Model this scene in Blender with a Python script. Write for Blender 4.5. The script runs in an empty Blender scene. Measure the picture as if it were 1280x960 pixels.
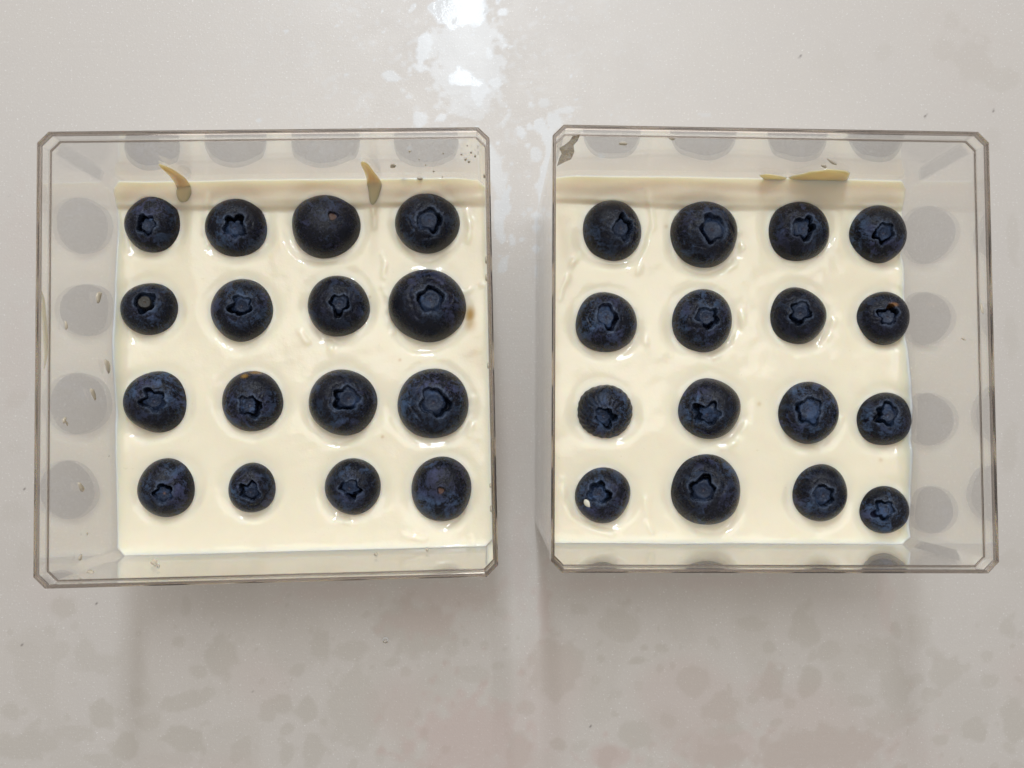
import bpy, math, random
import numpy as np
from mathutils import Vector, Matrix, Euler
random.seed(7); RNG = np.random.RandomState(11)
MM = 0.001
# ------------------------------------------------------------------ camera (all lengths below in millimetres, scaled by MM)
FPX, CAM_H, PITCH, ROLL = 1011.0, 248.77, 0.0508, 0.0289
_cp, _sp, _cr, _sr = math.cos(PITCH), math.sin(PITCH), math.cos(ROLL), math.sin(ROLL)
W2C = Matrix(((1, 0, 0), (0, _cp, _sp), (0, -_sp, _cp)))
W2C = Matrix(((_cr, 0, _sr), (0, 1, 0), (-_sr, 0, _cr))) @ W2C
C2W = W2C.transposed()
sc = bpy.context.scene
cam_d = bpy.data.cameras.new('camera'); cam = bpy.data.objects.new('camera', cam_d)
sc.collection.objects.link(cam)
cam.matrix_world = Matrix.Translation((0, 0, CAM_H * MM)) @ C2W.to_4x4()
cam_d.lens = 36.0 * FPX / 1280.0; cam_d.sensor_width = 36.0; cam_d.sensor_fit = 'HORIZONTAL'
cam_d.clip_start = 0.01; cam_d.clip_end = 50
sc.camera = cam
CAM = Vector((0, 0, CAM_H))


def ray(px, py):
    return (C2W @ Vector(((px - 640) / FPX, -(py - 480) / FPX, -1))).normalized()


def at(px, py, z=0.0):
    """point (mm) where the sight line through a pixel of the photograph meets the level z"""
    r = ray(px, py)
    return CAM + r * ((z - CAM_H) / r.z)


# ------------------------------------------------------------------ light
world = bpy.data.worlds.new('World'); sc.world = world; world.use_nodes = True
bg = world.node_tree.nodes['Background']
bg.inputs[0].default_value = (1.0, 0.965, 0.925, 1); bg.inputs[1].default_value = 0.38


def area(name, loc, target, size, power, color, shape='DISK', size_y=None):
    l = bpy.data.lights.new(name, 'AREA'); l.shape = shape; l.size = size
    if size_y: l.size_y = size_y
    l.energy = power; l.color = color
    o = bpy.data.objects.new(name, l); sc.collection.objects.link(o)
    o.location = loc
    o.rotation_euler = (Vector(target) - Vector(loc)).to_track_quat('-Z', 'Y').to_euler()
    return o


def mirrored(px, py, height):
    """where a lamp hangs if its reflection in the worktop shows at that pixel"""
    p = at(px, py); r = ray(px, py); r = Vector((r.x, r.y, -r.z))
    return tuple((p + r * (height * 1000 / r.z)) * MM)


Ln = mirrored(583, 128, 0.60)                                       # near end of the strip lamp under the cupboard
Lc = (Ln[0], Ln[1] + 0.20, Ln[2])
area('strip_lamp', Lc, (Lc[0], Lc[1] - 0.12, 0), 0.050, 2.7, (0.82, 0.91, 1.0), 'RECTANGLE', 0.40)
area('ceiling_light', (0.02, 0.48, 1.15), (0, 0.02, 0), 1.1, 5.0, (1.0, 0.975, 0.94))
sc.view_settings.view_transform = 'Standard'; sc.view_settings.look = 'None'
sc.view_settings.exposure = 0.22; sc.view_settings.gamma = 1.0
sc.render.engine = 'CYCLES'
sc.cycles.max_bounces = 16; sc.cycles.transmission_bounces = 12; sc.cycles.transparent_max_bounces = 24
sc.cycles.glossy_bounces = 6; sc.cycles.diffuse_bounces = 4
sc.cycles.sample_clamp_indirect = 4.0
sc.cycles.caustics_refractive = True; sc.cycles.caustics_reflective = True
sc.cycles.blur_glossy = 0.3


# ------------------------------------------------------------------ node helpers
class N:
    def __init__(self, name):
        self.m = bpy.data.materials.new(name); self.m.use_nodes = True
        self.t = self.m.node_tree; self.t.nodes.clear()
        self.out = self.t.nodes.new('ShaderNodeOutputMaterial')

    def n(self, kind, **kw):
        nd = self.t.nodes.new(kind)
        for k, v in kw.items(): setattr(nd, k, v)
        return nd

    def l(self, a, b): self.t.links.new(a, b)

    def put(self, sock, v):
        if hasattr(v, 'is_output') or isinstance(v, bpy.types.NodeSocket): self.l(v, sock)
        else: sock.default_value = v

    def math(self, op, a, b=0.0, c=0.0, clamp=False):
        nd = self.n('ShaderNodeMath', operation=op, use_clamp=clamp)
        for i, v in enumerate((a, b, c)): self.put(nd.inputs[i], v)
        return nd.outputs[0]

    def mix(self, f, a, b):
        nd = self.n('ShaderNodeMix', data_type='RGBA'); nd.clamp_factor = True
        self.put(nd.inputs[0], f)
        for i, v in ((6, a), (7, b)):
            self.put(nd.inputs[i], (*v, 1) if isinstance(v, tuple) and len(v) == 3 else v)
        return nd.outputs[2]

    def ramp(self, f, lo, hi, a=0.0, b=1.0, smooth=True):
        nd = self.n('ShaderNodeMapRange', interpolation_type='SMOOTHSTEP' if smooth else 'LINEAR', clamp=True) if smooth else self.n('ShaderNodeMapRange')
        self.put(nd.inputs[0], f)
        for i, v in enumerate((lo, hi, a, b)): self.put(nd.inputs[i + 1], v)
        return nd.outputs[0]

    def noise(self, vec, scale, detail=3.0, rough=0.5, w=None, dist=0.0):
        nd = self.n('ShaderNodeTexNoise', noise_dimensions='4D' if w is not None else '3D')
        self.put(nd.inputs['Vector'], vec); self.put(nd.inputs['Scale'], scale)
        nd.inputs['Detail'].default_value = detail; nd.inputs['Roughness'].default_value = rough
        nd.inputs['Distortion'].default_value = dist
        if w is not None: self.put(nd.inputs['W'], w)
        return nd.outputs['Fac']

    def attr(self, name):
        return self.n('ShaderNodeAttribute', attribute_name=name).outputs['Fac']

    def bump(self, h, strength=1.0, dist=1.0, normal=None):
        nd = self.n('ShaderNodeBump'); nd.inputs['Strength'].default_value = strength
        nd.inputs['Distance'].default_value = dist; self.put(nd.inputs['Height'], h)
        if normal is not None: self.l(normal, nd.inputs['Normal'])
        return nd.outputs[0]

    def bsdf(self, **kw):
        p = self.n('ShaderNodeBsdfPrincipled')
        for k, v in kw.items():
            k = k.replace('_', ' ')
            self.put(p.inputs[k], (*v, 1) if isinstance(v, tuple) and len(v) == 3 and k in ('Base Color', 'Coat Tint') else v)
        return p.outputs[0]


def mat_worktop():
    M = N('worktop_composite')
    pos = M.n('ShaderNodeTexCoord').outputs['Object']
    stain, pink, film_glow, drop = (M.attr(a) for a in ('stain', 'pink', 'film_glow', 'spots'))
    fine = M.noise(pos, 1500, 2, 0.7); mid = M.noise(pos, 45, 4, 0.6); big = M.noise(pos, 9, 2, 0.5)
    col = M.mix(big, (0.520, 0.476, 0.432), (0.556, 0.522, 0.482))
    col = M.mix(M.math('MULTIPLY', mid, 0.5), col, (0.515, 0.480, 0.460))
    col = M.mix(M.ramp(fine, 0.60, 0.72, 0, 0.55), col, (0.80, 0.79, 0.77))
    col = M.mix(M.ramp(fine, 0.38, 0.27, 0, 0.18), col, (0.40, 0.37, 0.34))
    col = M.mix(stain, col, (0.400, 0.365, 0.310))
    col = M.mix(M.math('MULTIPLY', pink, 0.7), col, (0.50, 0.365, 0.335))
    col = M.mix(M.math('MULTIPLY', film_glow, 0.38), col, (0.60, 0.66, 0.72))  # bluish glow of the reflecting film, painted into the base colour
    col = M.mix(drop, col, (0.10, 0.08, 0.07))
    sm = M.noise(pos, 70, 3, 0.6, dist=0.6)
    rough = M.math('ADD', 0.36, M.math('MULTIPLY', sm, 0.22))
    scr = M.n('ShaderNodeMapping'); scr.inputs['Rotation'].default_value = (0, 0, 0.9); scr.inputs['Scale'].default_value = (22, 400, 1)
    M.l(pos, scr.inputs[0])
    s = M.noise(scr.outputs[0], 1.0, 3, 0.6)
    nb = M.bump(fine, 0.25, 0.0002); nb = M.bump(s, 0.12, 0.0004, nb)
    cb = M.bump(M.math('ADD', M.noise(pos, 160, 3, 0.55), M.math('MULTIPLY', film_glow, 0.5)), 0.16, 0.0006)
    hot = M.ramp(film_glow, 0.93, 0.99); coat = M.math('MULTIPLY', film_glow, M.ramp(hot, 0, 1, 0.42, 0.18, smooth=False), clamp=True)
    b = M.bsdf(Base_Color=col, Roughness=rough, Specular_IOR_Level=0.55, Normal=nb,
               Coat_Weight=coat, Coat_Roughness=M.ramp(hot, 0, 1, 0.26, 0.07, smooth=False), Coat_IOR=1.45, Coat_Normal=cb)
    M.l(b, M.out.inputs[0]); return M.m


def mat_plastic():
    """clear polystyrene sheet: two faces, each reflecting by Fresnel and letting the rest through"""
    M = N('clear_plastic')
    geo = M.n('ShaderNodeNewGeometry')
    ior = M.ramp(geo.outputs['Backfacing'], 0, 1, 1.60, 1 / 1.60, smooth=False)
    fr = M.n('ShaderNodeFresnel'); M.l(ior, fr.inputs[0])
    tc = M.n('ShaderNodeTexCoord').outputs['Object']
    wave = M.bump(M.noise(tc, 40, 2, 0.5), 0.05, 0.002)
    gl = M.n('ShaderNodeBsdfGlossy'); gl.inputs['Roughness'].default_value = 0.015
    gl.inputs['Color'].default_value = (1, 1, 1, 1); M.l(wave, gl.inputs['Normal'])
    tr = M.n('ShaderNodeBsdfTransparent'); tr.inputs[0].default_value = (0.972, 0.969, 0.962, 1)
    mx = M.n('ShaderNodeMixShader'); M.l(fr.outputs[0], mx.inputs[0]); M.l(tr.outputs[0], mx.inputs[1]); M.l(gl.outputs[0], mx.inputs[2])
    M.l(mx.outputs[0], M.out.inputs[0]); return M.m


def mat_rim(edge=True):
    M = N('moulded_plastic_edge' if edge else 'clear_water')
    b = M.bsdf(Base_Color=(0.47, 0.42, 0.385) if edge else (0.97, 0.97, 0.96), Roughness=0.08 if edge else 0.02, IOR=1.45, Transmission_Weight=1.0)
    M.l(b, M.out.inputs[0]); return M.m


def mat_cream(name, col, sss=0.25, rough=0.16):
    M = N(name)
    pos = M.n('ShaderNodeTexCoord').outputs['Object']
    c = M.mix(M.noise(pos, 60, 3, 0.5), tuple(x * 0.975 for x in col), tuple(min(1, x * 1.02) for x in col))
    c = M.mix(M.ramp(M.noise(pos, 900, 2, 0.6), 0.70, 0.78, 0, 0.25), c, (0.62, 0.54, 0.36))
    if name == 'cream':
        c = M.mix(M.attr('tea'), c, (0.50, 0.29, 0.07))
    nb = M.bump(M.noise(pos, 300, 4, 0.65), 0.16, 0.0006)
    b = M.bsdf(Base_Color=c, Roughness=rough, Subsurface_Weight=sss, Subsurface_Radius=(1.0, 0.75, 0.45), Subsurface_Scale=0.003,
               Specular_IOR_Level=0.5, Normal=nb)
    M.l(b, M.out.inputs[0]); return M.m


def mat_thin():
    """a wiped, see-through streak of cream on plastic"""
    M = N('wiped_cream_film'); pos = M.n('ShaderNodeTexCoord').outputs['Object']
    f = M.ramp(M.noise(pos, 420, 4, 0.6, dist=1.5), 0.3, 0.75, 0.35, 0.85)
    b = M.bsdf(Base_Color=M.mix(f, (0.50, 0.42, 0.30), (0.36, 0.28, 0.18)), Roughness=0.25)
    tr = M.n('ShaderNodeBsdfTransparent'); mx = M.n('ShaderNodeMixShader')
    M.l(f, mx.inputs[0]); M.l(tr.outputs[0], mx.inputs[1]); M.l(b, mx.inputs[2]); M.l(mx.outputs[0], M.out.inputs[0]); return M.m


def mat_berry(kind):
    M = N('blueberry_' + kind)
    pos = M.n('ShaderNodeTexCoord').outputs['Object']
    rnd = M.n('ShaderNodeAttribute', attribute_type='OBJECT', attribute_name='seed').outputs['Fac']
    w = M.math('MULTIPLY', rnd, 37.0)
    vig = M.n('ShaderNodeAttribute', attribute_type='OBJECT', attribute_name='bloom').outputs['Fac']
    big = M.noise(pos, 230, 5, 0.66, w=w, dist=1.1)
    mp = M.n('ShaderNodeMapping'); mp.inputs['Scale'].default_value = (1, 1, 0.45); M.l(pos, mp.inputs[0])
    fib = M.noise(mp.outputs[0], 1300, 4, 0.75, w=w, dist=0.8)
    pole = M.attr('pole')
    m = M.math('ADD', M.ramp(big, 0.43, 0.64, 0.0, 0.85), M.math('MULTIPLY', M.math('SUBTRACT', fib, 0.55), 3.4))
    m = M.math('ADD', m, M.math('MULTIPLY', pole, 0.18))
    side = M.ramp(M.noise(pos, 75, 2, 0.5, w=w), 0.38, 0.60, 0.22, 1.12)
    m = M.math('MULTIPLY', M.math('MULTIPLY', m, vig), side, clamp=True)
    hue = M.ramp(M.noise(pos, 130, 2, 0.5, w=w), 0.42, 0.62)
    bloom = M.mix(hue, (0.054, 0.092, 0.170), (0.052, 0.058, 0.128))
    if kind == 'skin':
        col = M.mix(m, (0.0016, 0.0024, 0.0075), bloom)
        scuff = M.ramp(M.noise(pos, 420, 4, 0.75, w=w, dist=1.2), 0.63, 0.72, 0, 0.75)
        col = M.mix(scuff, col, (0.004, 0.004, 0.009))
        ora = M.attr('rust'); col = M.mix(ora, col, (0.22, 0.115, 0.02))
    else:
        m2 = M.math('ADD', m, M.math('MULTIPLY', M.attr('disc'), 0.22), clamp=True)
        col = M.mix(m2, (0.0022, 0.003, 0.0085), M.mix(M.attr('disc'), bloom, (0.034, 0.062, 0.130)))
        col = M.mix(M.math('MULTIPLY', M.attr('lip'), M.ramp(fib, 0.3, 0.6, 0.2, 0.85)), col, (0.075, 0.100, 0.155))
        col = M.mix(M.attr('dead'), col, (0.05, 0.045, 0.035))
        ora = M.attr('rust'); col = M.mix(ora, col, (0.22, 0.10, 0.025))
    nb = M.bump(fib, 0.6, 0.0004); nb = M.bump(big, 0.25, 0.0006, nb)
    b = M.bsdf(Base_Color=col, Roughness=M.ramp(m, 0, 1, 0.25, 0.60, smooth=False), Specular_IOR_Level=0.26, Normal=nb)
    M.l(b, M.out.inputs[0]); return M.m


def mat_plain(name, col, rough=0.5, noise_scale=1500, amp=0.4, **kw):
    M = N(name); pos = M.n('ShaderNodeTexCoord').outputs['Object']
    c = M.mix(M.noise(pos, noise_scale, 3, 0.6), tuple(x * (1 - amp) for x in col), tuple(min(1, x * (1 + amp)) for x in col))
    b = M.bsdf(Base_Color=c, Roughness=rough, **kw); M.l(b, M.out.inputs[0]); return M.m


MT = dict(top=mat_worktop(), plastic=mat_plastic(), rim=mat_rim(),
          cream=mat_cream('cream', (0.885, 0.808, 0.640), 0.9, 0.055),
          smear=mat_cream('drying_cream', (0.66, 0.51, 0.30), 0.9, 0.12),
          thin=mat_thin(),
          milk=mat_cream('fresh_cream_drop', (0.80, 0.74, 0.60), 0.3, 0.15),
          fleck=mat_plain('dry_cream_speck', (0.54, 0.47, 0.36), 0.2, amp=0.2),
          skin=mat_berry('skin'), calyx=mat_berry('calyx'),
          scar=mat_plain('stem_scar_brown', (0.13, 0.058, 0.02), 0.6),
          crumb=mat_plain('dark_crumb', (0.055, 0.045, 0.04), 0.7),
          water=mat_rim(False))


# ------------------------------------------------------------------ mesh helpers
def mesh_obj(name, co, faces, mat, parent=None, attrs=None, smooth=True):
    me = bpy.data.meshes.new(name)
    me.from_pydata((np.asarray(co) * MM).tolist() if not isinstance(co, list) else [tuple(c * MM for c in p) for p in co], [], faces)
    if attrs:
        for k, v in attrs.items():
            a = me.attributes.new(k, 'FLOAT', 'POINT'); a.data.foreach_set('value', np.asarray(v, dtype=np.float32))
    if smooth: me.polygons.foreach_set('use_smooth', [True] * len(me.polygons))
    me.materials.append(mat); me.update()
    o = bpy.data.objects.new(name, me); sc.collection.objects.link(o)
    if parent: o.parent = parent
    return o


def grid_faces(nu, nv, wrap=False, flip=False):
    i = np.arange(nv - 1)[:, None]; j = np.arange(nu if wrap else nu - 1)[None, :]
    j2 = (j + 1) % nu
    f = np.stack([i * nu + j, i * nu + j2, (i + 1) * nu + j2, (i + 1) * nu + j], -1).reshape(-1, 4)
    return (f[:, ::-1] if flip else f).tolist()


def empty(name, loc, rz=0.0):
    o = bpy.data.objects.new(name, None); sc.collection.objects.link(o)
    o.location = [c * MM for c in loc]; o.rotation_euler = (0, 0, rz); o.empty_display_size = 0.01
    return o


def tag(o, label, cat=None, group=None, kind=None):
    o['label'] = label
    if cat: o['category'] = cat
    if group: o['group'] = group
    if kind: o['kind'] = kind


class Wob:
    """smooth random field from a few sine waves; x, y in mm"""
    def __init__(self, seed, wl, n=14):
        r = np.random.RandomState(seed); a = r.rand(n) * 2 * np.pi; k = 2 * np.pi / (wl * (0.6 + r.rand(n) * 1.1))
        self.kx, self.ky, self.p = k * np.cos(a), k * np.sin(a), r.rand(n) * 6.28; self.n = n

    def __call__(self, x, y):
        s = 0
        for a, b, p in zip(self.kx, self.ky, self.p): s = s + np.sin(a * x + b * y + p)
        return s / math.sqrt(self.n / 2.0) * 0.7


def sstep(a, b, x):
    t = np.clip((x - a) / (b - a), 0, 1); return t * t * (3 - 2 * t)


# ------------------------------------------------------------------ worktop
xs = np.concatenate([-np.geomspace(2500, 195, 10), np.arange(-190, 190.1, 0.6), np.geomspace(195, 2500, 10)])
ys = np.concatenate([-np.geomspace(2500, 150, 10), np.arange(-145, 145.1, 0.6), np.geomspace(150, 2500, 10)])
GX, GY = np.meshgrid(xs, ys); gx, gy = GX.ravel(), GY.ravel()
w1, w2 = Wob(1, 7), Wob(2, 3.0)
w3, w4, w5 = Wob(3, 26, 18), Wob(4, 60, 12), Wob(5, 1.4)
stain, pink, film_glow, spots = (np.zeros(gx.shape) for _ in range(4))


def blob(dst, px, py, rx, ry, amp=1.0, soft=0.18, rot=0.0, wob=0.24, ring=0.0):
    p = at(px, py); q = at(px + 1, py); s = q.x - p.x
    rx, ry = rx * s, ry * s
    R = max(rx, ry) * 1.7
    idx = np.nonzero((abs(gx - p.x) < R) & (abs(gy - p.y) < R))[0]
    dx, dy = gx[idx] - p.x, gy[idx] - p.y
    c, sn = math.cos(rot), math.sin(rot)
    u, v = (dx * c + dy * sn) / rx, (-dx * sn + dy * c) / ry
    d = np.sqrt(u * u + v * v) * (1 + wob * 0.75 * w1(gx[idx], gy[idx]) + wob * 0.3 * w2(gx[idx], gy[idx]))
    m = 1 - sstep(1 - soft, 1 + soft, d)
    if ring: m = m * (1 - ring) + ring * np.exp(-((d - 0.93) / 0.07) ** 2)
    dst[idx] = np.maximum(dst[idx], amp * m)


# marks left of centre, then right of centre (x, y, rx, ry in photo pixels)
for x, y, rx, ry, a in [(80, 760, 17, 12, .8), (62, 790, 8, 7, .5), (30, 812, 22, 13, .5), (75, 812, 12, 12, .5), (107, 817, 15, 17, .6), (122, 827, 28, 12, .6),
        (277, 822, 19, 27, .9), (400, 805, 12, 22, .9), (440, 815, 22, 12, .7), (372, 837, 9, 8, .9), (128, 894, 17, 18, 1), (175, 872, 15, 12, .8),
        (185, 902, 16, 12, .8), (235, 875, 37, 11, .8), (232, 922, 25, 16, 1), (157, 932, 17, 19, 1), (302, 937, 15, 17, .9), (353, 882, 15, 13, .9),
        (335, 893, 12, 11, .8), (385, 887, 12, 15, .9), (360, 912, 9, 7, .8), (445, 885, 34, 50, .65), (359, 942, 9, 13, .8), (392, 935, 14, 21, .8),
        (520, 785, 52, 33, .75), (15, 888, 11, 11, .7), (35, 930, 42, 17, .8), (250, 840, 11, 8, .7), (128, 952, 26, 9, .7), (90, 915, 26, 9, .7),
        (215, 948, 30, 9, .5), (491, 828, 10, 5, .7), (508, 839, 8, 6, .7), (545, 851, 14, 6, .6), (590, 843, 20, 12, .6), (563, 812, 7, 10, .6), (582, 803, 5, 6, .7),
        (606, 806, 5, 5, .6), (405, 902, 5, 5, .8), (300, 800, 8, 6, .3), (60, 880, 6, 5, .3), (30, 865, 6, 4, .4),
        (695, 835, 33, 38, .9), (775, 780, 24, 22, .8), (724, 761, 12, 8, .7), (937, 780, 18, 10, .8), (1007, 785, 17, 26, .8), (960, 810, 9, 9, .9), (1036, 815, 15, 12, .7),
        (751, 823, 5, 6, 1), (796, 826, 10, 5, 1), (805, 810, 5, 4, .9), (826, 810, 7, 6, .8), (744, 850, 7, 7, .8), (868, 852, 20, 20, .8), (965, 855, 17, 20, 1),
        (1012, 852, 14, 20, 1), (903, 885, 25, 18, .9), (1105, 820, 22, 23, .6), (1120, 862, 20, 30, .7), (1110, 902, 30, 15, .6), (1182, 840, 20, 20, .8),
        (1150, 790, 17, 20, .5), (1217, 912, 15, 15, .9), (1260, 785, 12, 12, .7), (1270, 900, 20, 25, .8), (835, 902, 11, 9, .9), (795, 920, 22, 18, .8),
        (762, 942, 13, 10, .8), (905, 915, 27, 11, .8), (900, 945, 36, 15, .9), (1015, 935, 70, 25, .9), (1065, 935, 40, 20, .8), (657, 885, 13, 9, .9),
        (648, 935, 15, 25, .9), (698, 930, 10, 8, 1), (1175, 925, 10, 7, .8), (1160, 870, 9, 9, .6), (768, 892, 6, 5, .8), (970, 903, 8, 5, .8), (986, 880, 7, 6, .8),
        (825, 835, 5, 5, .7), (840, 832, 4, 5, .7), (1048, 845, 8, 6, .7), (857, 925, 5, 5, .7), (1075, 875, 14, 8, .7), (1235, 852, 12, 9, .7), (1165, 815, 8, 6, .6),
        (1234, 820, 8, 7, .6), (1215, 75, 25, 28, .45), (1180, 62, 16, 14, .35), (1250, 100, 26, 15, .4), (1105, 65, 10, 13, .3), (1190, 25, 10, 12, .35), (1240, 175, 12, 16, .3),
        (1266, 300, 8, 30, .4), (1262, 560, 10, 30, .4), (1264, 420, 9, 26, .35), (20, 500, 13, 11, .3), (18, 640, 18, 14, .35), (30, 700, 12, 20, .35), (1040, 80, 22, 20, .15),
        (1265, 700, 14, 12, .4), (20, 560, 9, 7, .25)]:
    blob(stain, x, y, rx, ry, a * 0.43, 0.2, rot=RNG.rand() * .6 - .3)
for k in range(260):                                               # small specks of the same drying marks
    x, y = RNG.rand() * 1280, 740 + RNG.rand() ** 0.7 * 230
    r = 1.6 + RNG.rand() ** 3 * 6
    blob(stain, x, y, r * (1 + RNG.rand()), r, 0.12 + 0.25 * RNG.rand(), 0.2, rot=RNG.rand() * 3)
for x, y, rx, ry, a in [(590, 925, 75, 48, .8), (530, 775, 45, 18, .5), (765, 945, 28, 14, .8), (900, 935, 60, 25, .6), (1020, 940, 110, 30, .5), (650, 940, 22, 24, .7),
        (420, 740, 60, 10, .35), (560, 745, 60, 16, .4), (680, 755, 8, 40, .6), (648, 700, 10, 60, .3), (1105, 745, 9, 40, .35), (900, 890, 30, 20, .4),
        (760, 730, 70, 8, .3), (900, 728, 60, 8, .3), (960, 860, 20, 20, .4), (1200, 60, 40, 50, .08), (30, 300, 30, 50, .15), (20, 450, 20, 60, .15), (635, 545, 20, 60, .15)]:
    blob(pink, x, y, rx, ry, a * 0.75, 0.45, wob=0.4)
big = sstep(0.15, 0.75, w3(gx, gy)) * sstep(-20, -75, gy); stain = np.maximum(stain, big * 0.15)
pink = np.maximum(pink, sstep(0.2, 1.0, w4(gx, gy)) * sstep(0, -80, gy) * 0.3)
# wet, glossy film round the lamp's reflection and between the boxes, its sheen partly painted in
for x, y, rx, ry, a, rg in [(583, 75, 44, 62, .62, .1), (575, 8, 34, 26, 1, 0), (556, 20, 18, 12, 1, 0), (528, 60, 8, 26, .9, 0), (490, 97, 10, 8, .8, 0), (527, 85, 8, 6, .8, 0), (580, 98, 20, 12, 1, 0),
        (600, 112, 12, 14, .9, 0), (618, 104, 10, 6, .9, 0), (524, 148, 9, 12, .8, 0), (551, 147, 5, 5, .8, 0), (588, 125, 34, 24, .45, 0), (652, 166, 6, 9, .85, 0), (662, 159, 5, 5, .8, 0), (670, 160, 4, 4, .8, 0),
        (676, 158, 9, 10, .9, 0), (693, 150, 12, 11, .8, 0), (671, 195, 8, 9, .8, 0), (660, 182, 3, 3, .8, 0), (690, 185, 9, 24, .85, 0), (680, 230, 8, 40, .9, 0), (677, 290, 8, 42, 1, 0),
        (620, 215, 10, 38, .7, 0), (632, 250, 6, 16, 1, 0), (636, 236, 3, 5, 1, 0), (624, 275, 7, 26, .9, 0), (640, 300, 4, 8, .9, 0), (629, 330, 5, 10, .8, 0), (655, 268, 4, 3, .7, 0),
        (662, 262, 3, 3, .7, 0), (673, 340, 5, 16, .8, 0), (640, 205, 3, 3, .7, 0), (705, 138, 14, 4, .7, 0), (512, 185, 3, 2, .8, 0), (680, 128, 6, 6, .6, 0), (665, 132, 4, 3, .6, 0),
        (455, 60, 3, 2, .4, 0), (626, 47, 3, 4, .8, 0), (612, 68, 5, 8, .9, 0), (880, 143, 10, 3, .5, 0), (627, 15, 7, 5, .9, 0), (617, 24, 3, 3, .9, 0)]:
    blob(film_glow, x, y, rx, ry, a, 0.10, rot=RNG.rand() * .5 - .25, wob=0.34, ring=rg)
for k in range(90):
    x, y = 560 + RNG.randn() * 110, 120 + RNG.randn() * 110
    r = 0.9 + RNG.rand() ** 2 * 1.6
    blob(film_glow, x, y, r * 1.3, r, 0.9, 0.3)
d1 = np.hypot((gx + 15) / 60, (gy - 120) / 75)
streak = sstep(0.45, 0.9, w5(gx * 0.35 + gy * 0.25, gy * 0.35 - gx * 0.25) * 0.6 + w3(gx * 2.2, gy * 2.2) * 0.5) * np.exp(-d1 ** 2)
film_glow = np.maximum(film_glow, streak * 0.35)
for x, y, r in [(317, 865, .9), (28, 806, 1.0), (738, 908, 1.1), (1000, 70, 1.0), (1157, 145, 1.2), (120, 754, 1.0), (30, 611, .9), (649, 413, .8), (12, 245, .6), (1242, 138, .8), (975, 240, .6)]:
    blob(spots, x, y, r * 1.0, r * 2.0, 0.8, 0.4, rot=RNG.rand() * 2 - 1)
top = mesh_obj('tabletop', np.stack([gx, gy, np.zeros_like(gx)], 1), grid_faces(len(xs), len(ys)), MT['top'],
               attrs=dict(stain=stain, pink=pink, film_glow=film_glow, spots=spots))
tag(top, 'pale grey speckled glossy worktop with dried water marks', kind='structure')

# ------------------------------------------------------------------ the boxes
HW, H, CH, TH, LIP, STEP = 50.0, 70.3, 2.5, 1.10, 0.78, 4.1
CR = 32.6                       # level of the cream
FLOOR = 2.0
BOX = [dict(c=(-48.85, 15.94), a=0.0198), dict(c=(64.05, 17.27), a=-0.0081)]


def ring8(hw, ch, z):
    a, b = hw, hw - ch
    return [(a, -b, z), (a, b, z), (b, a, z), (-b, a, z), (-a, b, z), (-a, -b, z), (-b, -a, z), (b, -a, z)]


def loft(rings, cap_first=None, cap_last=None, close=False):
    co = [p for r in rings for p in r]; n = 8; f = []
    m = len(rings)
    for i in range(m if close else m - 1):
        i2 = (i + 1) % m
        for j in range(n):
            j2 = (j + 1) % n
            f.append((i * n + j, i * n + j2, i2 * n + j2, i2 * n + j))
    if cap_first: f.append(tuple(range(n))[::-1])
    if cap_last: f.append(tuple((m - 1) * n + j for j in range(n)))
    return co, f


def build_box(i):
    b = BOX[i]; (cx, cy), a = b['c'], b['a']
    t = empty('plastic_box', (cx, cy, 0), a); b['empty'] = t
    zt = H - STEP - 0.8
    z0 = 0.05
    k = 0.35
    co, f = loft([ring8(HW - k - .4, CH, z0), ring8(HW - .4, CH, z0 + k), ring8(HW - .4, CH, zt - 0.3), ring8(HW, CH, zt), ring8(HW - TH, CH * .75, zt),
                  ring8(HW - TH, CH * .60, FLOOR)], True, True)
    mesh_obj('wall', co, f, MT['plastic'], t, smooth=False)
    # the lip: a clear collar with a moulded edge on top and a little ledge inside for the lid
    zc = H - 1.15
    prof = [(0, zt + 0.02), (0, zc), (LIP, zc), (LIP, zt + 0.48), (TH, zt + 0.48), (TH, zt + 0.02)]
    co, f = loft([ring8(HW - o, CH - o * 0.41, z) for o, z in prof], close=True)
    mesh_obj('collar', co, f, MT['plastic'], t, smooth=False)
    e = 0.28
    prof = [(0, zc + 0.01), (0, H - e), (e, H), (LIP - e, H), (LIP, H - e), (LIP, zc + 0.01)]
    co, f = loft([ring8(HW - o, CH - o * 0.41, z) for o, z in prof], close=True)
    mesh_obj('rim', co, f, MT['rim'], t, smooth=False)
    zl = zt + 0.8
    prof = [(LIP + 0.01, zt + 0.5), (LIP + 0.01, zl), (LIP + .08, zl + .03), (TH - 0.06, zl), (TH, zl - 0.10), (TH, zt + 0.5)]
    co, f = loft([ring8(HW - o, CH - o * 0.41, z) for o, z in prof], close=True)
    mesh_obj('ledge', co, f, MT['rim'], t, smooth=False)
    return t


for i in (0, 1): build_box(i)
tag(BOX[0]['empty'], 'clear square plastic box on the left, its right wall nearest the other box', 'box', 'open clear plastic dessert boxes')
tag(BOX[1]['empty'], 'clear square plastic box on the right with a milky smudge inside its back left corner', 'box', 'open clear plastic dessert boxes')


def to_local(i, p):
    b = BOX[i]; x, y = p[0] - b['c'][0], p[1] - b['c'][1]; c, s = math.cos(-b['a']), math.sin(-b['a'])
    return x * c - y * s, x * s + y * c


def to_world(i, x, y):
    b = BOX[i]; c, s = math.cos(b['a']), math.sin(b['a'])
    return x * c - y * s + b['c'][0], x * s + y * c + b['c'][1]


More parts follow.
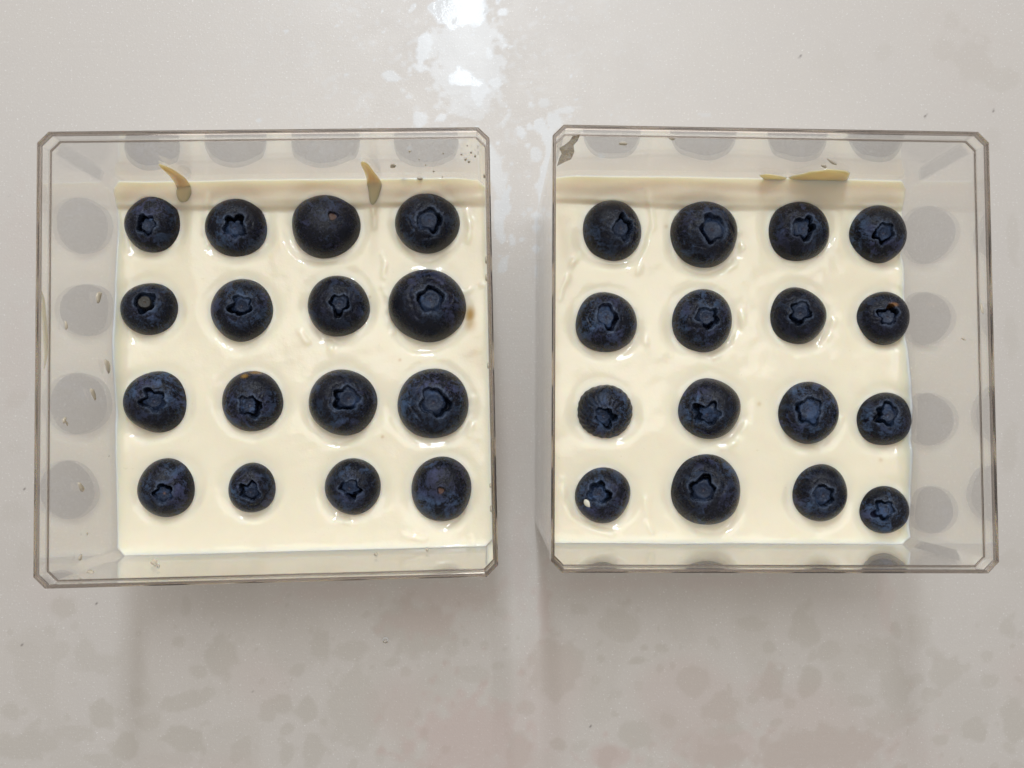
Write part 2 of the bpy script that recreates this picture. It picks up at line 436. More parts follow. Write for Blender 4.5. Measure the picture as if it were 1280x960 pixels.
# ------------------------------------------------------------------ blueberries: outline centre, width, height, calyx point (photo px), type, bloom, label
BER = [
 [(194,282,73,76,182,280,'star',.85,'blueberry in back left corner of left box, calyx turned left, beside a tan drip'),
  (297,286,79,78,294,282,'star',.85,'second blueberry of the left box back row, blue five-pointed calyx on top'),
  (408,285,90,84,416,269,'scar',.55,'large smooth blueberry in back row of left box with a round stem scar, no calyx'),
  (536,280,82,79,538,275,'ring',.45,'dark blueberry in back right corner of left box with cracked double ring calyx'),
  (189,387,73,72,180,376,'dead',.7,'small blueberry at left wall of left box, grey dried calyx in a black pit'),
  (304,389,80,82,302,381,'star',1.0,'bluish blueberry in left box, second row from back, second from left, open star calyx'),
  (424,384,79,80,424,380,'star',.85,'blueberry in the left box just left of the biggest berry, small narrow calyx opening'),
  (535,383,95,97,539,375,'ring',.6,'biggest blueberry of the left box, at the right wall beside an orange stain'),
  (197,502,82,82,191,502,'star',1.0,'blueberry at left wall of left box, third row from back, wide blue calyx'),
  (318,500,78,79,312,506,'rust',.9,'greyish blueberry in the left box with an ochre scab on its upper edge'),
  (431,504,88,86,436,497,'ring',.8,'large blueberry in left box, third row, third from left, ragged ringed calyx'),
  (541,504,90,90,543,502,'ring',1.0,'large blueberry at right wall of left box, crisp star calyx, in front of biggest berry'),
  (211,609,74,78,204,616,'star',.8,'oval blueberry in front left corner of left box with a crooked calyx'),
  (316,609,61,65,312,616,'star',.95,'smallest blueberry of the left box, front row, second from the left wall'),
  (443,607,72,72,436,612,'star',.85,'blueberry in front row of left box, third from left, jagged blue calyx'),
  (553,610,78,83,551,614,'scar',.8,'blueberry in the front right corner of the left box showing a brown stem scar')],
 [(763,288,75,80,779,284,'star',.6,'dark blueberry in the back left corner of the right box, calyx turned right'),
  (879,296,88,86,893,285,'ring',.6,'large dark blueberry in back row of right box, second from left, off-centre calyx'),
  (996,290,79,80,1006,284,'star',.8,'mottled blueberry in the back row of the right box below the wide tan smear'),
  (1094,293,76,76,1106,292,'star',.85,'blueberry in the back right corner of the right box with an open blue calyx'),
  (756,403,78,78,759,396,'ring',.85,'blueberry at the left wall of the right box with a wide squashed calyx outline'),
  (876,403,80,80,884,396,'star',.85,'blueberry in right box, second row from back, second from left, ringed by curved highlight'),
  (995,395,73,75,1000,391,'star',.9,'blueberry in right box, second row from back, third from left, black lobed calyx'),
  (1101,398,69,71,1111,395,'star',.6,'dark blueberry at right wall of right box, rusty fleck above its calyx'),
  (755,513,70,70,754,521,'star',1.0,'wrinkled blueberry at the left wall of the right box with streaks radiating from its calyx'),
  (885,511,80,78,882,519,'star',.9,'blueberry in right box, third row, second from left, round calyx near lower edge'),
  (1007,516,80,80,1011,512,'ring',1.0,'pale-bloomed blueberry in right box, third row, third from left, shallow star calyx'),
  (1103,523,73,72,1111,517,'star',.85,'blueberry at right wall of right box, hollow black calyx around a blue disc'),
  (753,618,72,70,750,618,'star',.85,'blueberry in front left corner of right box with a white cream drop on it'),
  (881,611,91,92,879,611,'ring',.9,'biggest blueberry of the right box, front row, round calyx straight up'),
  (1022,616,72,75,1029,620,'ring',.8,'blueberry in front row of right box, third from left, deep calyx turned right'),
  (1103,636,64,65,1107,638,'star',1.15,'smallest and palest blueberry of the right box, touching its front right corner')]]
AXR = 0.86
berries = [[], []]
for i in (0, 1):
    for (px, py, w, h, qx, qy, kind, bl, lab) in BER[i]:
        z = CR - 1.5
        for _ in range(4):
            p = at(px, py, z); dist = -(W2C @ (p - CAM)).z; cs = dist / (p - CAM).length
            R = (w + h) / 4 * dist / FPX * math.sqrt(cs) * 0.985; z = CR - 0.20 * R
        # direction of the calyx: where its sight line meets the berry
        r = ray(qx, qy); oc = CAM - p; Rz = R * 0.93
        bq = oc.dot(r); cq = oc.dot(oc) - Rz * Rz; disc = bq * bq - cq
        hit = CAM + r * (-bq - math.sqrt(max(disc, 0))); n = (hit - p).normalized()
        berries[i].append(dict(p=p, R=R, n=n, kind=kind, bloom=bl, lab=lab, asp=(w / h)))

# ------------------------------------------------------------------ cream
HI = HW - TH - 0.03
RIDGES = [[[to_local(i, at(px, py, CR)) for px, py in ln] for ln in L] for i, L in enumerate((
    [[(263, 247), (256, 275), (255, 292), (259, 305)], [(466, 262), (469, 284)], [(583, 258), (587, 282), (585, 302)], [(477, 318), (482, 330), (479, 346)], [(479, 360), (486, 372), (482, 392), (490, 415)],
     [(578, 366), (602, 355)], [(590, 497), (588, 510)], [(590, 528), (587, 543)], [(375, 415), (384, 428)], [(412, 428), (415, 440)], [(500, 668), (530, 674)], [(588, 672), (590, 682)], [(425, 650), (440, 655)]],
    [[(806, 242), (814, 262), (815, 285), (808, 310), (797, 341)], [(725, 318), (714, 330), (708, 350), (699, 374)], [(702, 600), (705, 628), (715, 648), (740, 662), (765, 667)], [(807, 625), (808, 648), (814, 664)],
     [(928, 385), (927, 410), (915, 432), (892, 446)], [(1042, 400), (1038, 416), (1029, 428)], [(1052, 522), (1045, 540), (1028, 556)], [(808, 412), (807, 428)], [(932, 530), (920, 552), (905, 560)], [(924, 290), (928, 310), (918, 330), (904, 340)]]))]


def cream_height(i, x, y):
    """height of the cream above the worktop; x, y in the box's own frame"""
    A, B, C = Wob(20 + i, 34, 10), Wob(30 + i, 12), Wob(40 + i, 4.5)
    h = CR + 0.22 * A(x, y) + 0.07 * B(x, y) + 0.020 * C(x, y)
    for b in berries[i]:
        lx, ly = to_local(i, b['p']); R = b['R']
        k = Wob(int(abs(lx * 31 + ly * 17)) % 9999, 17, 8)
        d = np.hypot(x - lx, y - ly) - R * 0.97
        fr = 0.5 - 0.5 * (y - ly) / (np.hypot(x - lx, y - ly) + 0.1)      # pressed in deeper on the front side
        A_ = (0.98 + 0.32 * k(x, y)) * (0.28 + 0.72 * sstep(0.25, 0.75, fr))
        k2 = Wob(int(abs(lx * 13 + ly * 37)) % 9999, 19, 8)
        h = h - A_ / (1 + np.exp(np.clip((d - 2.25 - 0.5 * k2(x, y)) / 0.50, -30, 30))) + 0.18 * np.exp(-np.maximum(d, 0) / 0.5)
    for line in RIDGES[i]:                                          # little ridges where the cream was pushed up
        best = 1e9
        for a, b in zip(line[:-1], line[1:]):
            ax, ay = a; bx, by = b; L2 = (bx - ax) ** 2 + (by - ay) ** 2
            tt = np.clip(((x - ax) * (bx - ax) + (y - ay) * (by - ay)) / L2, 0, 1)
            best = np.minimum(best, np.hypot(x - ax - tt * (bx - ax), y - ay - tt * (by - ay)))
        h = h + (0.27 + 0.16 * C(x, y)) * np.exp(-(best / 0.8) ** 2)
    E = Wob(50 + i, 45, 8)
    el, er, ef, eb = x + HI, HI - x, y + HI, HI - y
    outer = el if i == 0 else er; inner = er if i == 0 else el
    ym = (8.0, -16.0)[i]; lift = 0.7 + 3.1 * np.exp(-((y - ym) / 26.0) ** 2) + 0.4 * E(y * 1.1, 5 + 0 * x)
    h = h + lift * np.exp(-outer / 1.3)
    h = h + 0.6 * np.exp(-inner / 0.9) + (0.9 + 0.3 * E(x, 3 + 0 * y)) * np.exp(-ef / 1.0)
    # the slope where the cream was tilted up against the back wall
    wid = 7.4 + 0.7 * E(x * 0.8, 40 + 0 * y)
    t = np.clip(1 - eb / wid, 0, 1)
    corner = sstep(0, 9, inner) * 0.55 + 0.45
    corner = corner * (0.62 + 0.38 * np.sqrt(1 - (1 - np.clip(outer / 4.0, 0, 1)) ** 2))
    h = h + (4.3 + 0.35 * E(x * 1.4, 11 + 0 * y)) * corner * (0.16 * sstep(0, 0.2, t) + 0.84 * t ** 1.15) + (0.09 * np.sin(eb * 1.7 + 2 * E(x, y)) + 0.16 * B(x * .7, y)) * sstep(0, .4, t)
    return h


def build_cream(i):
    n = 300
    u = np.linspace(-1, 1, n); U, V = np.meshgrid(u, u)
    rho = np.maximum(abs(U), abs(V)) + 1e-9; a, b2 = abs(U) / rho, abs(V) / rho
    lim = 2 - CH * 0.72 / HI
    s = np.minimum(1, lim / (a + b2)); s = 1 + (s - 1) * rho ** 10
    X, Y = U * s * HI, V * s * HI
    x, y = X.ravel(), Y.ravel(); z = cream_height(i, x, y)
    co = np.stack([x, y, z], 1); faces = grid_faces(n, n)
    idx = np.arange(n * n).reshape(n, n)
    loop = np.concatenate([idx[0, :-1], idx[:-1, -1], idx[-1, ::-1][:-1], idx[::-1, 0][:-1]])
    m = len(loop); base = co[loop].copy(); rows = []
    zt = co[loop, 2]
    nr = 3
    for k in range(1, nr + 1):
        q = base.copy(); q[:, 2] = zt + (FLOOR + 0.03 - zt) * k / nr; rows.append(q)
    co = np.concatenate([co] + rows); cur = loop
    for k in range(nr):
        nxt = n * n + k * m + np.arange(m)
        for j in range(m):
            j2 = (j + 1) % m; faces.append((int(cur[j]), int(nxt[j]), int(nxt[j2]), int(cur[j2])))
        cur = nxt
    faces.append([int(v) for v in cur][::-1])
    tea = 0.11 * sstep(8.0, 6.2, HI - co[:, 1] + 0.5 * Wob(60 + i, 30)(co[:, 0], 0 * co[:, 0]))
    if i == 0:
        for (sx, sy, r, am) in ((587, 393, 1.5, .9), (588, 404, 1.5, .5), (594, 446, 2.6, .12)):
            p = at(sx, sy, CR); lx, ly = to_local(0, p)
            tea = np.maximum(tea, am * np.exp(-(((co[:, 0] - lx) / r) ** 2 + ((co[:, 1] - ly) / (r * 1.5)) ** 2) ** 1.3))
        for sx, sy in ((478, 546), (462, 371), (500, 450)):
            p = at(sx, sy, CR); lx, ly = to_local(0, p); tea = np.maximum(tea, .5 * np.exp(-((co[:, 0] - lx) ** 2 + (co[:, 1] - ly) ** 2) / .15))
    else:
        for sx, sy in ((1101, 575), (949, 505), (833, 283)):
            p = at(sx, sy, CR); lx, ly = to_local(1, p); tea = np.maximum(tea, .35 * np.exp(-((co[:, 0] - lx) ** 2 + (co[:, 1] - ly) ** 2) / .35))
    o = mesh_obj('cream_filling', co, faces, MT['cream'], attrs=dict(tea=tea))
    o.location = (BOX[i]['c'][0] * MM, BOX[i]['c'][1] * MM, 0); o.rotation_euler = (0, 0, BOX[i]['a'])
    return o


CREAM = [build_cream(0), build_cream(1)]
tag(CREAM[0], 'pale yellow cream filling the left box, with a small orange stain by its right wall', 'cream', 'cream filling the boxes')
tag(CREAM[1], 'pale yellow cream filling the right box, bulging along its right wall', 'cream', 'cream filling the boxes')


# ------------------------------------------------------------------ berry meshes
def build_berry(i, k, b):
    rs = np.random.RandomState(100 + i * 40 + k)
    R, n, kind = b['R'], b['n'], b['kind']
    nph = 112
    rc = {'star': 0.44, 'ring': 0.48, 'dead': 0.46, 'rust': 0.42, 'scar': 0.22}[kind] * (0.96 + 0.2 * rs.rand())
    rho_c = 1.45 * rc
    th_c = math.asin(min(0.95, rho_c))
    nc = 36 if kind != 'scar' else 20
    th = np.concatenate([np.arcsin(np.linspace(0.003, rho_c, nc)), np.linspace(th_c, math.pi - 0.002, 46)[1:]])
    ph = np.linspace(0, 2 * np.pi, nph, endpoint=False)
    TH_, PH = np.meshgrid(th, ph, indexing='ij')
    rho = np.sin(TH_); rho_signed = np.where(TH_ < np.pi / 2, rho, 2.0)
    ux, uy, uz = np.sin(TH_) * np.cos(PH), np.sin(TH_) * np.sin(PH), np.cos(TH_)
    lump = np.zeros_like(ux)
    for _ in range(9):
        v = rs.randn(3); v /= np.linalg.norm(v); f = 1.4 + rs.rand() * 3.2
        lump += np.sin(f * (ux * v[0] + uy * v[1] + uz * v[2]) + rs.rand() * 6.28) * (0.016 / (0.6 + 0.35 * f))
    fa = rs.rand() * 6.28                                            # flattened cheeks
    for q in range(4):
        an = fa + q * 1.57 + rs.randn() * 0.3; cc = np.clip(np.cos(PH - an) * rho, 0, 1)
        lump -= 0.035 * (0.3 + rs.rand()) * cc ** 7
    if i == 1 and k == 8:                                            # the wrinkled one
        lump += 0.014 * np.sin(PH * 23 + 2.0 * np.sin(TH_ * 7) + rs.rand()) * sstep(0.3, 0.6, rho) * np.clip(1.2 - rho * .5, 0, 1)
    lump = lump - lump[(TH_ > 0.9) & (TH_ < 2.0)].mean()
    rr = 1 + lump
    X, Y, Z = ux * rr, uy * rr, uz * rr * AXR
    Z = Z - 0.05 * np.exp(-(rho / 0.5) ** 2) * (uz > 0)
    lipa = np.zeros_like(X); disc_a = np.zeros_like(X); rust = np.zeros_like(X); dead = np.zeros_like(X)
    top_ = uz > 0
    if kind != 'scar':
        nl = 5
        p0 = rs.rand() * 6.28; cx_, cy_ = rs.randn(2) * 0.018
        lx, ly = X - cx_, Y - cy_; rho2 = np.hypot(lx, ly); ph2 = np.arctan2(ly, lx)
        lob = np.zeros_like(X); dep = np.zeros_like(X); wsum = 1e-6
        for q in range(nl):
            an = p0 + q * 2 * np.pi / nl + rs.randn() * 0.17
            dphi = np.angle(np.exp(1j * (ph2 - an)))
            wq = 0.34 + 0.12 * rs.rand()
            amp = (0.35 + 0.85 * rs.rand())
            lob += amp * np.exp(-(abs(dphi) / (wq * 1.1)) ** (1.9 + 1.0 * rs.rand()))
            dep += (0.45 + 0.75 * rs.rand()) * np.exp(-(dphi / 0.6) ** 2)
        side = p0 + 1.0 + rs.randn() * 0.4; sd = 0.5 + 0.5 * np.cos(ph2 - side)         # the pit opens wider on one side
        lob = lob * (0.62 + 0.55 * sd); dep = dep * (0.35 + 0.9 * sd)
        lob = lob * (1 + 0.07 * np.sin(ph2 * 13 + rs.rand() * 6)) + 0.09 * np.sin(ph2 * 7 + rs.rand() * 6) + 0.03 * np.sin(ph2 * 19 + rs.rand() * 6) + 0.12 * np.sin(ph2 + rs.rand() * 6)
        lo, hi = {'star': (0.54, 0.42), 'ring': (0.58, 0.32), 'dead': (0.70, 0.24), 'rust': (0.54, 0.40)}[kind]
        S = rc * (lo + hi * lob)
        d = rc * (0.64 if kind != 'dead' else 0.54) * (1 - 0.12 * sd) * (1 + 0.05 * np.sin(ph2 * 3 + rs.rand() * 6))
        if kind != 'dead':
            d = np.maximum(S - rc * (0.02 + {'star': 0.26, 'ring': 0.15, 'rust': 0.26}[kind] * (dep * 0.8 + 0.35 * lob) * sd), 0.3 * rc)
        tilt = rs.randn() * 0.10 * lx + rs.randn() * 0.10 * ly
        e = (0.04 + 0.05 * rs.rand()) * rc + 0.004
        disc_m = 1 - sstep(d - e, d + e, rho2)
        out_m = sstep(S - e, S + e, rho2)
        deep = {'star': 0.20, 'ring': 0.13, 'dead': 0.26, 'rust': 0.20}[kind] * dep
        disc_h = -0.085 + tilt - 0.05 * np.clip(rho2 / rc - 0.45, 0, 1) - 0.05 * np.exp(-(rho2 / (0.11 * rc)) ** 2) + 0.012 * np.cos(rho2 / rc * 14)
        trench = -0.12 - 1.35 * deep
        ins = disc_h * disc_m + trench * (1 - disc_m)
        lip = 0.035 * np.exp(-np.maximum(rho2 - S, 0) / (0.33 * rc)) \
            - {'star': .014, 'ring': .034, 'dead': .01, 'rust': .012}[kind] * np.exp(-((rho2 - 1.12 * rc * (1 + 0.06 * np.sin(ph2 * 5 + p0) + 0.04 * np.sin(ph2 * 3 + p0 * 2))) / (0.07 * rc)) ** 2) * (0.5 + 0.5 * np.sin(ph2 * 2 + p0 * 3 + 1.5 * np.sin(ph2 * 3))) \
            + 0.016 * np.sin(ph2 * 9 + 3 * np.sin(ph2 * 2 + p0)) * np.sin(rho2 / rc * 9 + 2 * np.sin(ph2 * 4)) * np.exp(-((rho2 - 0.95 * rc) / (0.3 * rc)) ** 2)
        hh = ins * (1 - out_m) + lip * out_m
        Z = Z + np.where(top_ & (rho2 < 2.2 * rc), hh, 0) * 1.0
        disc_a = disc_m * (1 - out_m) * top_
        lipa = np.exp(-(np.maximum(rho2 - S - e, 0) / (0.13 * rc)) ** 2) * out_m * top_ * (0.6 + 0.4 * np.sin(ph2 * 3 + p0))
        rust = 0.12 * np.exp(-(rho2 / (0.09 * rc)) ** 2) * top_
        if kind == 'dead': dead = disc_a * 0.9
        if i == 0 and k == 12: rust = np.clip(rust * 5, 0, 1)
    else:
        e = 0.01; S = rc * (0.52 + 0.06 * np.sin(PH * 3 + 1)); out_m = sstep(S - e, S + e, rho)
        Z = Z + top_ * ((1 - out_m) * -0.075 + out_m * (0.028 * np.exp(-np.maximum(rho - S, 0) / (0.3 * rc)) - 0.02 * np.exp(-(rho / 0.35) ** 2)))
        rust = (1 - sstep(S * .55, S * 1.0, rho)) * 0.42 * top_; dead = 0.45 * np.exp(-((rho - S * 1.2) / (S * .22)) ** 2) * top_ * (0.5 + 0.5 * np.sin(PH + 4))
    # orient: local z -> n
    zq = n.normalized(); xq = Vector((0, 1, 0)).cross(zq).normalized(); yq = zq.cross(xq)
    ROT = np.array([[xq.x, yq.x, zq.x], [xq.y, yq.y, zq.y], [xq.z, yq.z, zq.z]])
    P = np.stack([X.ravel(), Y.ravel(), (Z + (0.07 if kind != 'scar' else 0.05)).ravel()], 0) * R
    P = (ROT @ P).T
    asp = math.sqrt(b['asp']); P[:, 0] *= asp; P[:, 1] /= asp
    lowest = P[:, 2].min()
    base_z = b['p'].z + lowest
    P[:, 2] -= lowest
    # ochre scab / rusty fleck
    def mark(px, py, r1, r2, a):
        nonlocal rust
        t = at(px, py, b['p'].z + R * 0.55) - Vector((b['p'].x, b['p'].y, 0))
        m = a * np.exp(-(((P[:, 0] - t.x) / r1) ** 2 + ((P[:, 1] - t.y) / r2) ** 2) ** 2) * (P[:, 2] > -lowest)
        rust = np.maximum(rust.ravel(), m).reshape(rust.shape)
    if i == 0 and k == 9: mark(306, 470, 1.0, 0.6, 1.0); mark(318, 465, 1.6, 0.5, .9)
    if i == 1 and k == 7: mark(1112, 382, 1.3, 0.55, .8)
    root = empty('blueberry', (b['p'].x, b['p'].y, base_z))
    tag(root, b['lab'], 'blueberry', 'blueberries set in the cream of the left box' if i == 0 else 'blueberries set in the cream of the right box')
    cut = nc - 1
    nr = len(th); F = grid_faces(nph, nr, wrap=True)
    pole = np.exp(-(rho / 0.75) ** 2) * top_
    A = dict(disc=disc_a.ravel(), rust=rust.ravel(), dead=dead.ravel(), lip=lipa.ravel(), pole=pole.ravel())
    if kind == 'scar': cut = 9
    split = cut * nph
    seed = rs.rand(); bl = b['bloom']
    # skin from ring `cut` outwards, calyx (or stem scar) inside
    Fs = (np.array(F[cut * nph:]) - split).tolist()
    sk = mesh_obj('skin', P[split:], Fs, MT['skin'], root, {q: v[split:] for q, v in A.items()})
    m = split + nph
    Fc = F[:cut * nph] + [list(range(nph))[::-1]]
    cal = mesh_obj('calyx' if kind != 'scar' else 'stem_scar', P[:m], Fc, MT['calyx'], root, {q: v[:m] for q, v in A.items()})
    # the two parts meet smoothly: same normals from the joined surface
    NRM = np.zeros_like(P); Fa = np.array(F); v0, v1, v3 = P[Fa[:, 0]], P[Fa[:, 1]], P[Fa[:, 3]]
    fn = np.cross(v1 - v0, v3 - v0)
    for c in range(4): np.add.at(NRM, Fa[:, c], fn)
    NRM /= np.linalg.norm(NRM, axis=1)[:, None] + 1e-12
    up = NRM[m + nph * 5:m + nph * 6].mean(0) @ (P[m + nph * 5:m + nph * 6].mean(0) - P.mean(0))
    if up < 0:
        sk.data.flip_normals(); cal.data.flip_normals(); NRM = -NRM
    sk.data.normals_split_custom_set_from_vertices(NRM[split:].tolist())
    cal.data.normals_split_custom_set_from_vertices(NRM[:m].tolist())
    for o in (sk, cal): o['seed'] = float(seed); o['bloom'] = float(bl)
    return root


for i in (0, 1):
    for k, b in enumerate(berries[i]): build_berry(i, k, b)


# ------------------------------------------------------------------ drips, smears and flecks of cream
def on_wall(i, px, py, side, off=0.0):
    """point where a sight line meets an inner wall: side 'b' back, 'f' front, 'l' left, 'r' right; 'L'/'R' outer faces"""
    b = BOX[i]; c, s = math.cos(b['a']), math.sin(b['a'])
    nrm = {'b': (0, 1), 'f': (0, -1), 'l': (-1, 0), 'r': (1, 0), 'L': (-1, 0), 'R': (1, 0)}[side]
    nx, ny = nrm[0] * c - nrm[1] * s, nrm[0] * s + nrm[1] * c
    d = (HW if side in 'LR' else HW - TH) - off
    o = Vector((b['c'][0] + nx * d, b['c'][1] + ny * d, 0)); nv = Vector((nx, ny, 0)); r = ray(px, py)
    return CAM + r * ((o - CAM).dot(nv) / r.dot(nv)), -nv if side not in 'LR' else nv


def tube(name, pts, mat, parent=None, flat=0.45, nrm=None, seg=12, origin=None):
    """a blob swept along pts [(Vector, half width)], pressed flat along nrm"""
    # resample
    P = [p for p, w in pts]; Wd = [w for p, w in pts]
    ts = np.linspace(0, len(P) - 1, (len(P) - 1) * 7 + 1); co = []; O = origin or P[0]
    q = []
    V4 = [Vector((*p, w)) for p, w in pts]
    for t in ts:
        k = min(int(t), len(P) - 2); f = t - k
        a, b_, c_, d_ = V4[max(k - 1, 0)], V4[k], V4[k + 1], V4[min(k + 2, len(P) - 1)]
        v = 0.5 * (2 * b_ + (c_ - a) * f + (2 * a - 5 * b_ + 4 * c_ - d_) * f * f + (3 * b_ - a - 3 * c_ + d_) * f ** 3)
        q.append((v.to_3d(), max(v.w, 0.05)))
    for a, (p, w) in enumerate(q):
        tn = (q[min(a + 1, len(q) - 1)][0] - q[max(a - 1, 0)][0]).normalized()
        n_ = nrm if nrm is not None else Vector((0, 0, 1))
        n_ = (n_ - tn * n_.dot(tn)).normalized(); sd = tn.cross(n_)
        for s in range(seg):
            an = 2 * math.pi * s / seg
            v = p + sd * (math.cos(an) * w) + n_ * (math.sin(an) * w * flat) - O
            co.append((v.x, v.y, v.z))
    n = len(q); f = grid_faces(seg, n, wrap=True) + [list(range(seg))[::-1], [(n - 1) * seg + s for s in range(seg)]]
    o = mesh_obj(name, co, f, mat, parent)
    if parent is None: o.location = [c * MM for c in O]
    return o


def wall_drip(i, side, px, label, mat='smear', name='cream_drip', flat=0.4, cat='drip', off=0.15, group=None):
    pts = []; nv = None
    for (x, y, w) in px:
        p, nv = on_wall(i, x, y, side, off if side not in 'LR' else -off); s = (p - CAM).length / FPX
        pts.append((p, w * s))
    o = tube(name, pts, MT[mat], nrm=nv, flat=flat); tag(o, label, cat, group); return o


def wall_at_z(i, px, z, off=0.0):
    """point on the back inner wall under column px at height z"""
    p, nv = on_wall(i, px, 232, 'b', off); return Vector((p.x, p.y, z))


def cream_pt(i, px, py, lift=0.0):
    z = CR + 1
    for _ in range(14):
        p = at(px, py, z); lx, ly = to_local(i, p); z += 0.6 * (float(cream_height(i, np.array([min(max(lx, -HI), HI)]), np.array([min(max(ly, -HI), HI)]))[0]) - z)
    return Vector((p.x, p.y, z + lift))


def running_drip(i, wall_px, cream_px, label):
    pts = []
    for (x, y, w) in wall_px:
        p, nv = on_wall(i, x, y, 'b', 0.35); pts.append((p, 1.15 * w * (p - CAM).length / FPX))
    for (x, y, w) in cream_px:
        p = cream_pt(i, x, y, 0.12); pts.append((p, 1.15 * w * (p - CAM).length / FPX))
    o = tube('cream_drip', pts, MT['smear'], nrm=Vector((0, -1, 0.6)).normalized(), flat=0.32); tag(o, label, 'drip', 'tan cream drips on the back walls'); return o


running_drip(0, [(199, 205, 1.0), (205, 209, 3.5), (214, 215, 5.5), (223, 223, 7.0)], [(229, 232, 7.0), (230, 239, 7.0), (229, 246, 6.0), (228, 251, 3.5), (228, 253, 0.8)],
             'tan cream drip with curved tip on the back wall behind the first blueberry')
running_drip(0, [(453, 202, 1.5), (456, 206, 4.0), (461, 214, 5.0), (466, 223, 6.5)], [(468, 231, 7.5), (468, 239, 6.0), (467, 247, 4.6), (466, 253, 2.8), (466, 256, 0.8)],
             'straight tan cream drip on the back wall of the left box between two berries')


def smear_patch(i, side, poly, label, mat='smear', thick=0.5, name='cream_smear', group=None, fn=None):
    """an irregular flat smear: outline in photo pixels laid on a wall, given real thickness"""
    c = np.mean(poly, axis=0); out = []; inn = []
    pts = [fn(x, y) if fn else on_wall(i, x, y, side, 0.02 if side not in 'LR' else -0.02)[0] for x, y in poly]
    nv = on_wall(i, poly[0][0], poly[0][1], side)[1] if side else Vector((0, 0, 1))
    cc = sum(pts, Vector()) / len(pts); co = []; n = len(pts)
    fr = [(1.0, 0.0), (0.93, 0.75), (0.75, 1.0), (0.4, 1.05)]
    for s, h in fr:
        for k, p in enumerate(pts):
            v = cc + (p - cc) * s + nv * (h * thick * (1 + 0.15 * math.sin(k * 1.7))) - cc; co.append((v.x, v.y, v.z))
    f = grid_faces(n, len(fr), wrap=True) + [[(len(fr) - 1) * n + k for k in range(n)], list(range(n))[::-1]]
    o = mesh_obj(name, co, f, MT[mat]); o.location = [c_ * MM for c_ in cc]; tag(o, label, 'smear', group); return o


smear_patch(1, 'b', [(985, 222), (992, 219), (1003, 217), (1012, 214), (1024, 213), (1036, 211), (1048, 212), (1058, 213), (1063, 216), (1061, 222), (1058, 227), (1046, 229), (1030, 230), (1020, 231), (1005, 227), (993, 224)],
            'wide brownish cream smear with a ragged top on the back wall of the right box')
smear_patch(1, 'b', [(949, 219), (957, 217), (966, 218), (977, 220), (984, 222), (978, 225), (966, 225), (955, 224)],
            'small flat tan cream smear left of the wide one on the back wall', thick=0.35)
smear_patch(1, 'b', [(699, 185), (706, 181), (712, 176), (716, 170), (725, 168), (723, 174), (717, 181), (718, 190), (714, 199), (705, 203), (696, 208), (699, 198), (702, 192)],
            'brownish smudge in the back left corner of the right box', thick=0.25, mat='thin')
wall_drip(0, 'L', [(50, 362, .8), (53, 372, 3.2), (55, 395, 4.4), (57, 425, 4.2), (57, 445, 3), (55, 461, .8)], 'long whitish cream drip over the left edge of the left box', 'milk', 'cream_drip', 0.35, off=0.25)
wall_drip(1, 'R', [(1238, 474, .8), (1238, 484, 3), (1240, 496, 4), (1240, 508, 2.5), (1241, 513, .7)], 'clear rounded drop on the right edge of the right box', 'plasticdrop' if 'plasticdrop' in MT else 'water', 'liquid_drop', 0.5, 'drop', off=0.3)

# little dried flecks stuck to the walls: pieces of the box they sit on
FL = [(0, 'l', [(123, 371, 3.5, 9, .15), (82, 407, 1.3, 7, -.1), (134, 457, 3.2, 11, -.25), (116, 492, 2.4, 10, -.35), (80, 525, 2, 5, .3), (101, 609, 3.2, 8, -.45), (109, 667, 1, 2.5, 0), (100, 697, 2.2, 5, .25), (136, 570, 1, 1, 0), (83, 529, 1.3, 4, -.4)]),
      (0, 'f', [(193, 703, 5.5, 4.2, 0), (198, 708, 2.5, 1.2, 0), (113, 715, 6, 1.8, 0), (470, 693, 3, 1.6, 0), (534, 687, 2.2, 1.4, 0), (621, 675, 1, 1, 0)]),
      (0, 'b', [(491, 207, 4.5, 2.6, 0), (512, 189, 2, 1.2, 0), (525, 223, 4.5, 1.4, .1), (505, 224, 3.5, .9, .1), (582, 199, 2.2, 1.6, 0), (589, 190.5, 2, 1.2, 0), (594, 195, 1.8, 1.6, 0), (586, 202, 2.3, 1.4, 0), (577, 193, 1.6, 1, 0),
                (554, 191.5, 1.2, .9, 0), (542, 214, 1.6, 1.1, 0), (532, 206, 1.3, .9, 0), (524, 199, 1.1, .8, 0), (584, 182, 1.2, .9, 0), (553, 221, 1.2, .8, 0), (778, 240, 1, 1, 0)]),
      (0, 'r', [(604, 220, 1.6, 2.6, 0), (607, 325, 1.2, 5, 0), (607, 347, 1.4, 5, 0), (608, 457, 1.3, 4, 0), (611.5, 607, 1.2, 3, 0), (611.5, 636, 1.8, 4.5, 0)]),
      (1, 'b', [(779, 179, 7, 1.3, .05), (1040, 202, 9, 1.4, .55), (1030, 207, 5, 1.2, .3), (840, 173, 5, 1.1, .2)]),
      (1, 'r', [(1205, 424, 3.5, 1.3, .4), (1228, 385, 1, 8, -.2)])]
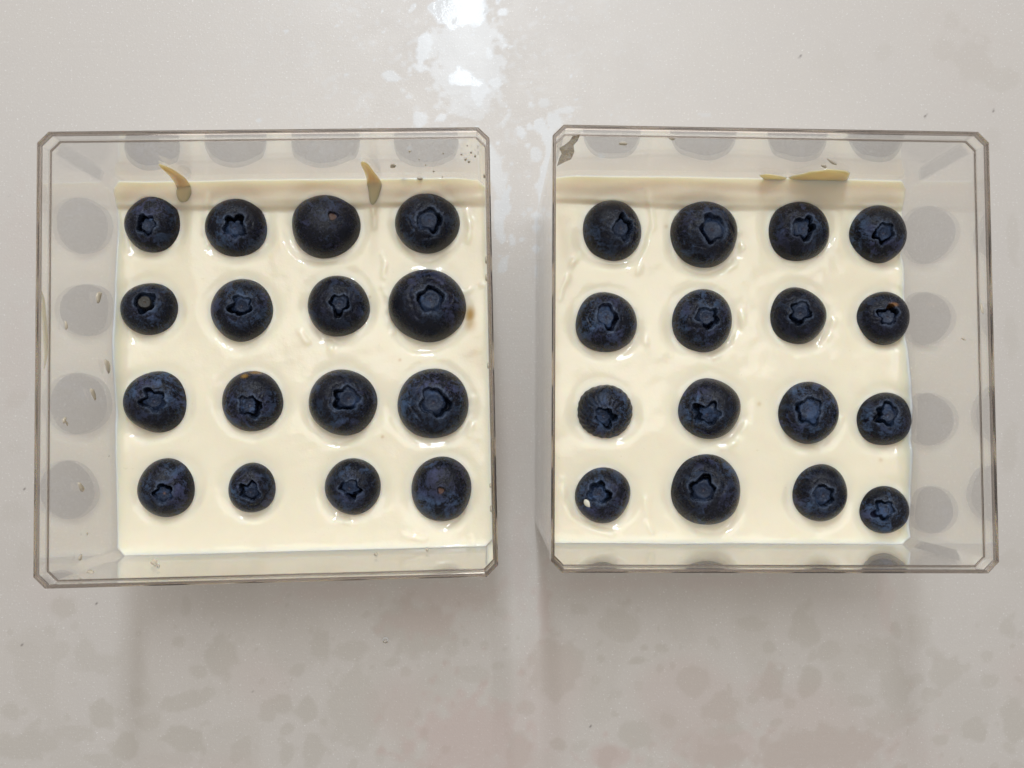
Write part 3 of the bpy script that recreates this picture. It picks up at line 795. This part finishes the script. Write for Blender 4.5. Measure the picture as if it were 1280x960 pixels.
for (i, side, L) in FL:
    par = BOX[i]['empty']
    for (x, y, rx, ry, rot) in L:
        if side == 'b' and x > 700 and i == 0: continue
        n = 10; ring = []
        for k in range(n):
            a = 2 * math.pi * k / n; wv = 1 + 0.18 * math.sin(a * 3 + x)
            dx, dy = rx * .8 * math.cos(a) * wv, ry * .85 * math.sin(a) * wv
            ring.append((x + dx * math.cos(rot) - dy * math.sin(rot), y + dx * math.sin(rot) + dy * math.cos(rot)))
        pts = [on_wall(i, u, v, side, 0.02)[0] for u, v in ring]; nv = on_wall(i, x, y, side)[1]
        if side == 'r' and i == 0:                                  # seen almost edge on: spread by height instead
            q0 = at(x, y, 50); _, ly0 = to_local(0, q0); pts = []
            for k in range(n):
                a = 2 * math.pi * k / n; wx, wy = to_world(0, HW - TH - 0.02, ly0 + ry * 0.2 * math.cos(a))
                pts.append(Vector((wx, wy, 50 + 1.2 * math.sin(a))))
        cc = sum(pts, Vector()) / n; co = []
        rm = sum((p - cc).length for p in pts) / n
        for s, h in ((1, 0), (.85, .7), (.5, 1)):
            for p in pts:
                v = cc + (p - cc) * s + nv * min(0.45, rm * 0.5) * h
                lx, ly = to_local(i, v); co.append((lx, ly, v.z))
        f = grid_faces(n, 3, wrap=True) + [[2 * n + k for k in range(n)], list(range(n))[::-1]]
        mesh_obj('cream_fleck', co, f, MT['fleck'], par)

# white drop of cream resting on a berry of the right box
b = berries[1][12]; r = ray(734.5, 629)
oc = CAM - b['p']; bq = oc.dot(r); cq = oc.dot(oc) - (b['R'] * 0.93) ** 2
hit = CAM + r * (-bq - math.sqrt(max(bq * bq - cq, 0))); nn = (hit - b['p']).normalized()
tdir = Vector((0.75, -0.62, 0)); tdir = (tdir - nn * tdir.dot(nn)).normalized()
o = tube('cream_drop', [(hit - tdir * 1.25 + nn * .1, .15), (hit - tdir * .8 + nn * .15, .75), (hit + nn * .2, .95), (hit + tdir * .8 + nn * .1, .6), (hit + tdir * 1.3, .12)], MT['milk'], nrm=nn, flat=.5)
tag(o, 'small white drop of cream on the front left blueberry of the right box', 'drop')
# water bead on the worktop
p = at(482, 800)
q = []
for t_ in np.linspace(0, math.pi / 2, 6):
    for s in range(16): q.append((math.cos(t_) * .95 * math.cos(s / 16 * 6.283), math.cos(t_) * .95 * math.sin(s / 16 * 6.283), .02 + math.sin(t_) * .55))
o = mesh_obj('water_bead', q, grid_faces(16, 6, wrap=True) + [list(range(16))[::-1]], MT['water']); o.location = (p.x * MM, p.y * MM, 0.00001)
tag(o, 'tiny clear water bead on the worktop in front of the left box', 'drop')
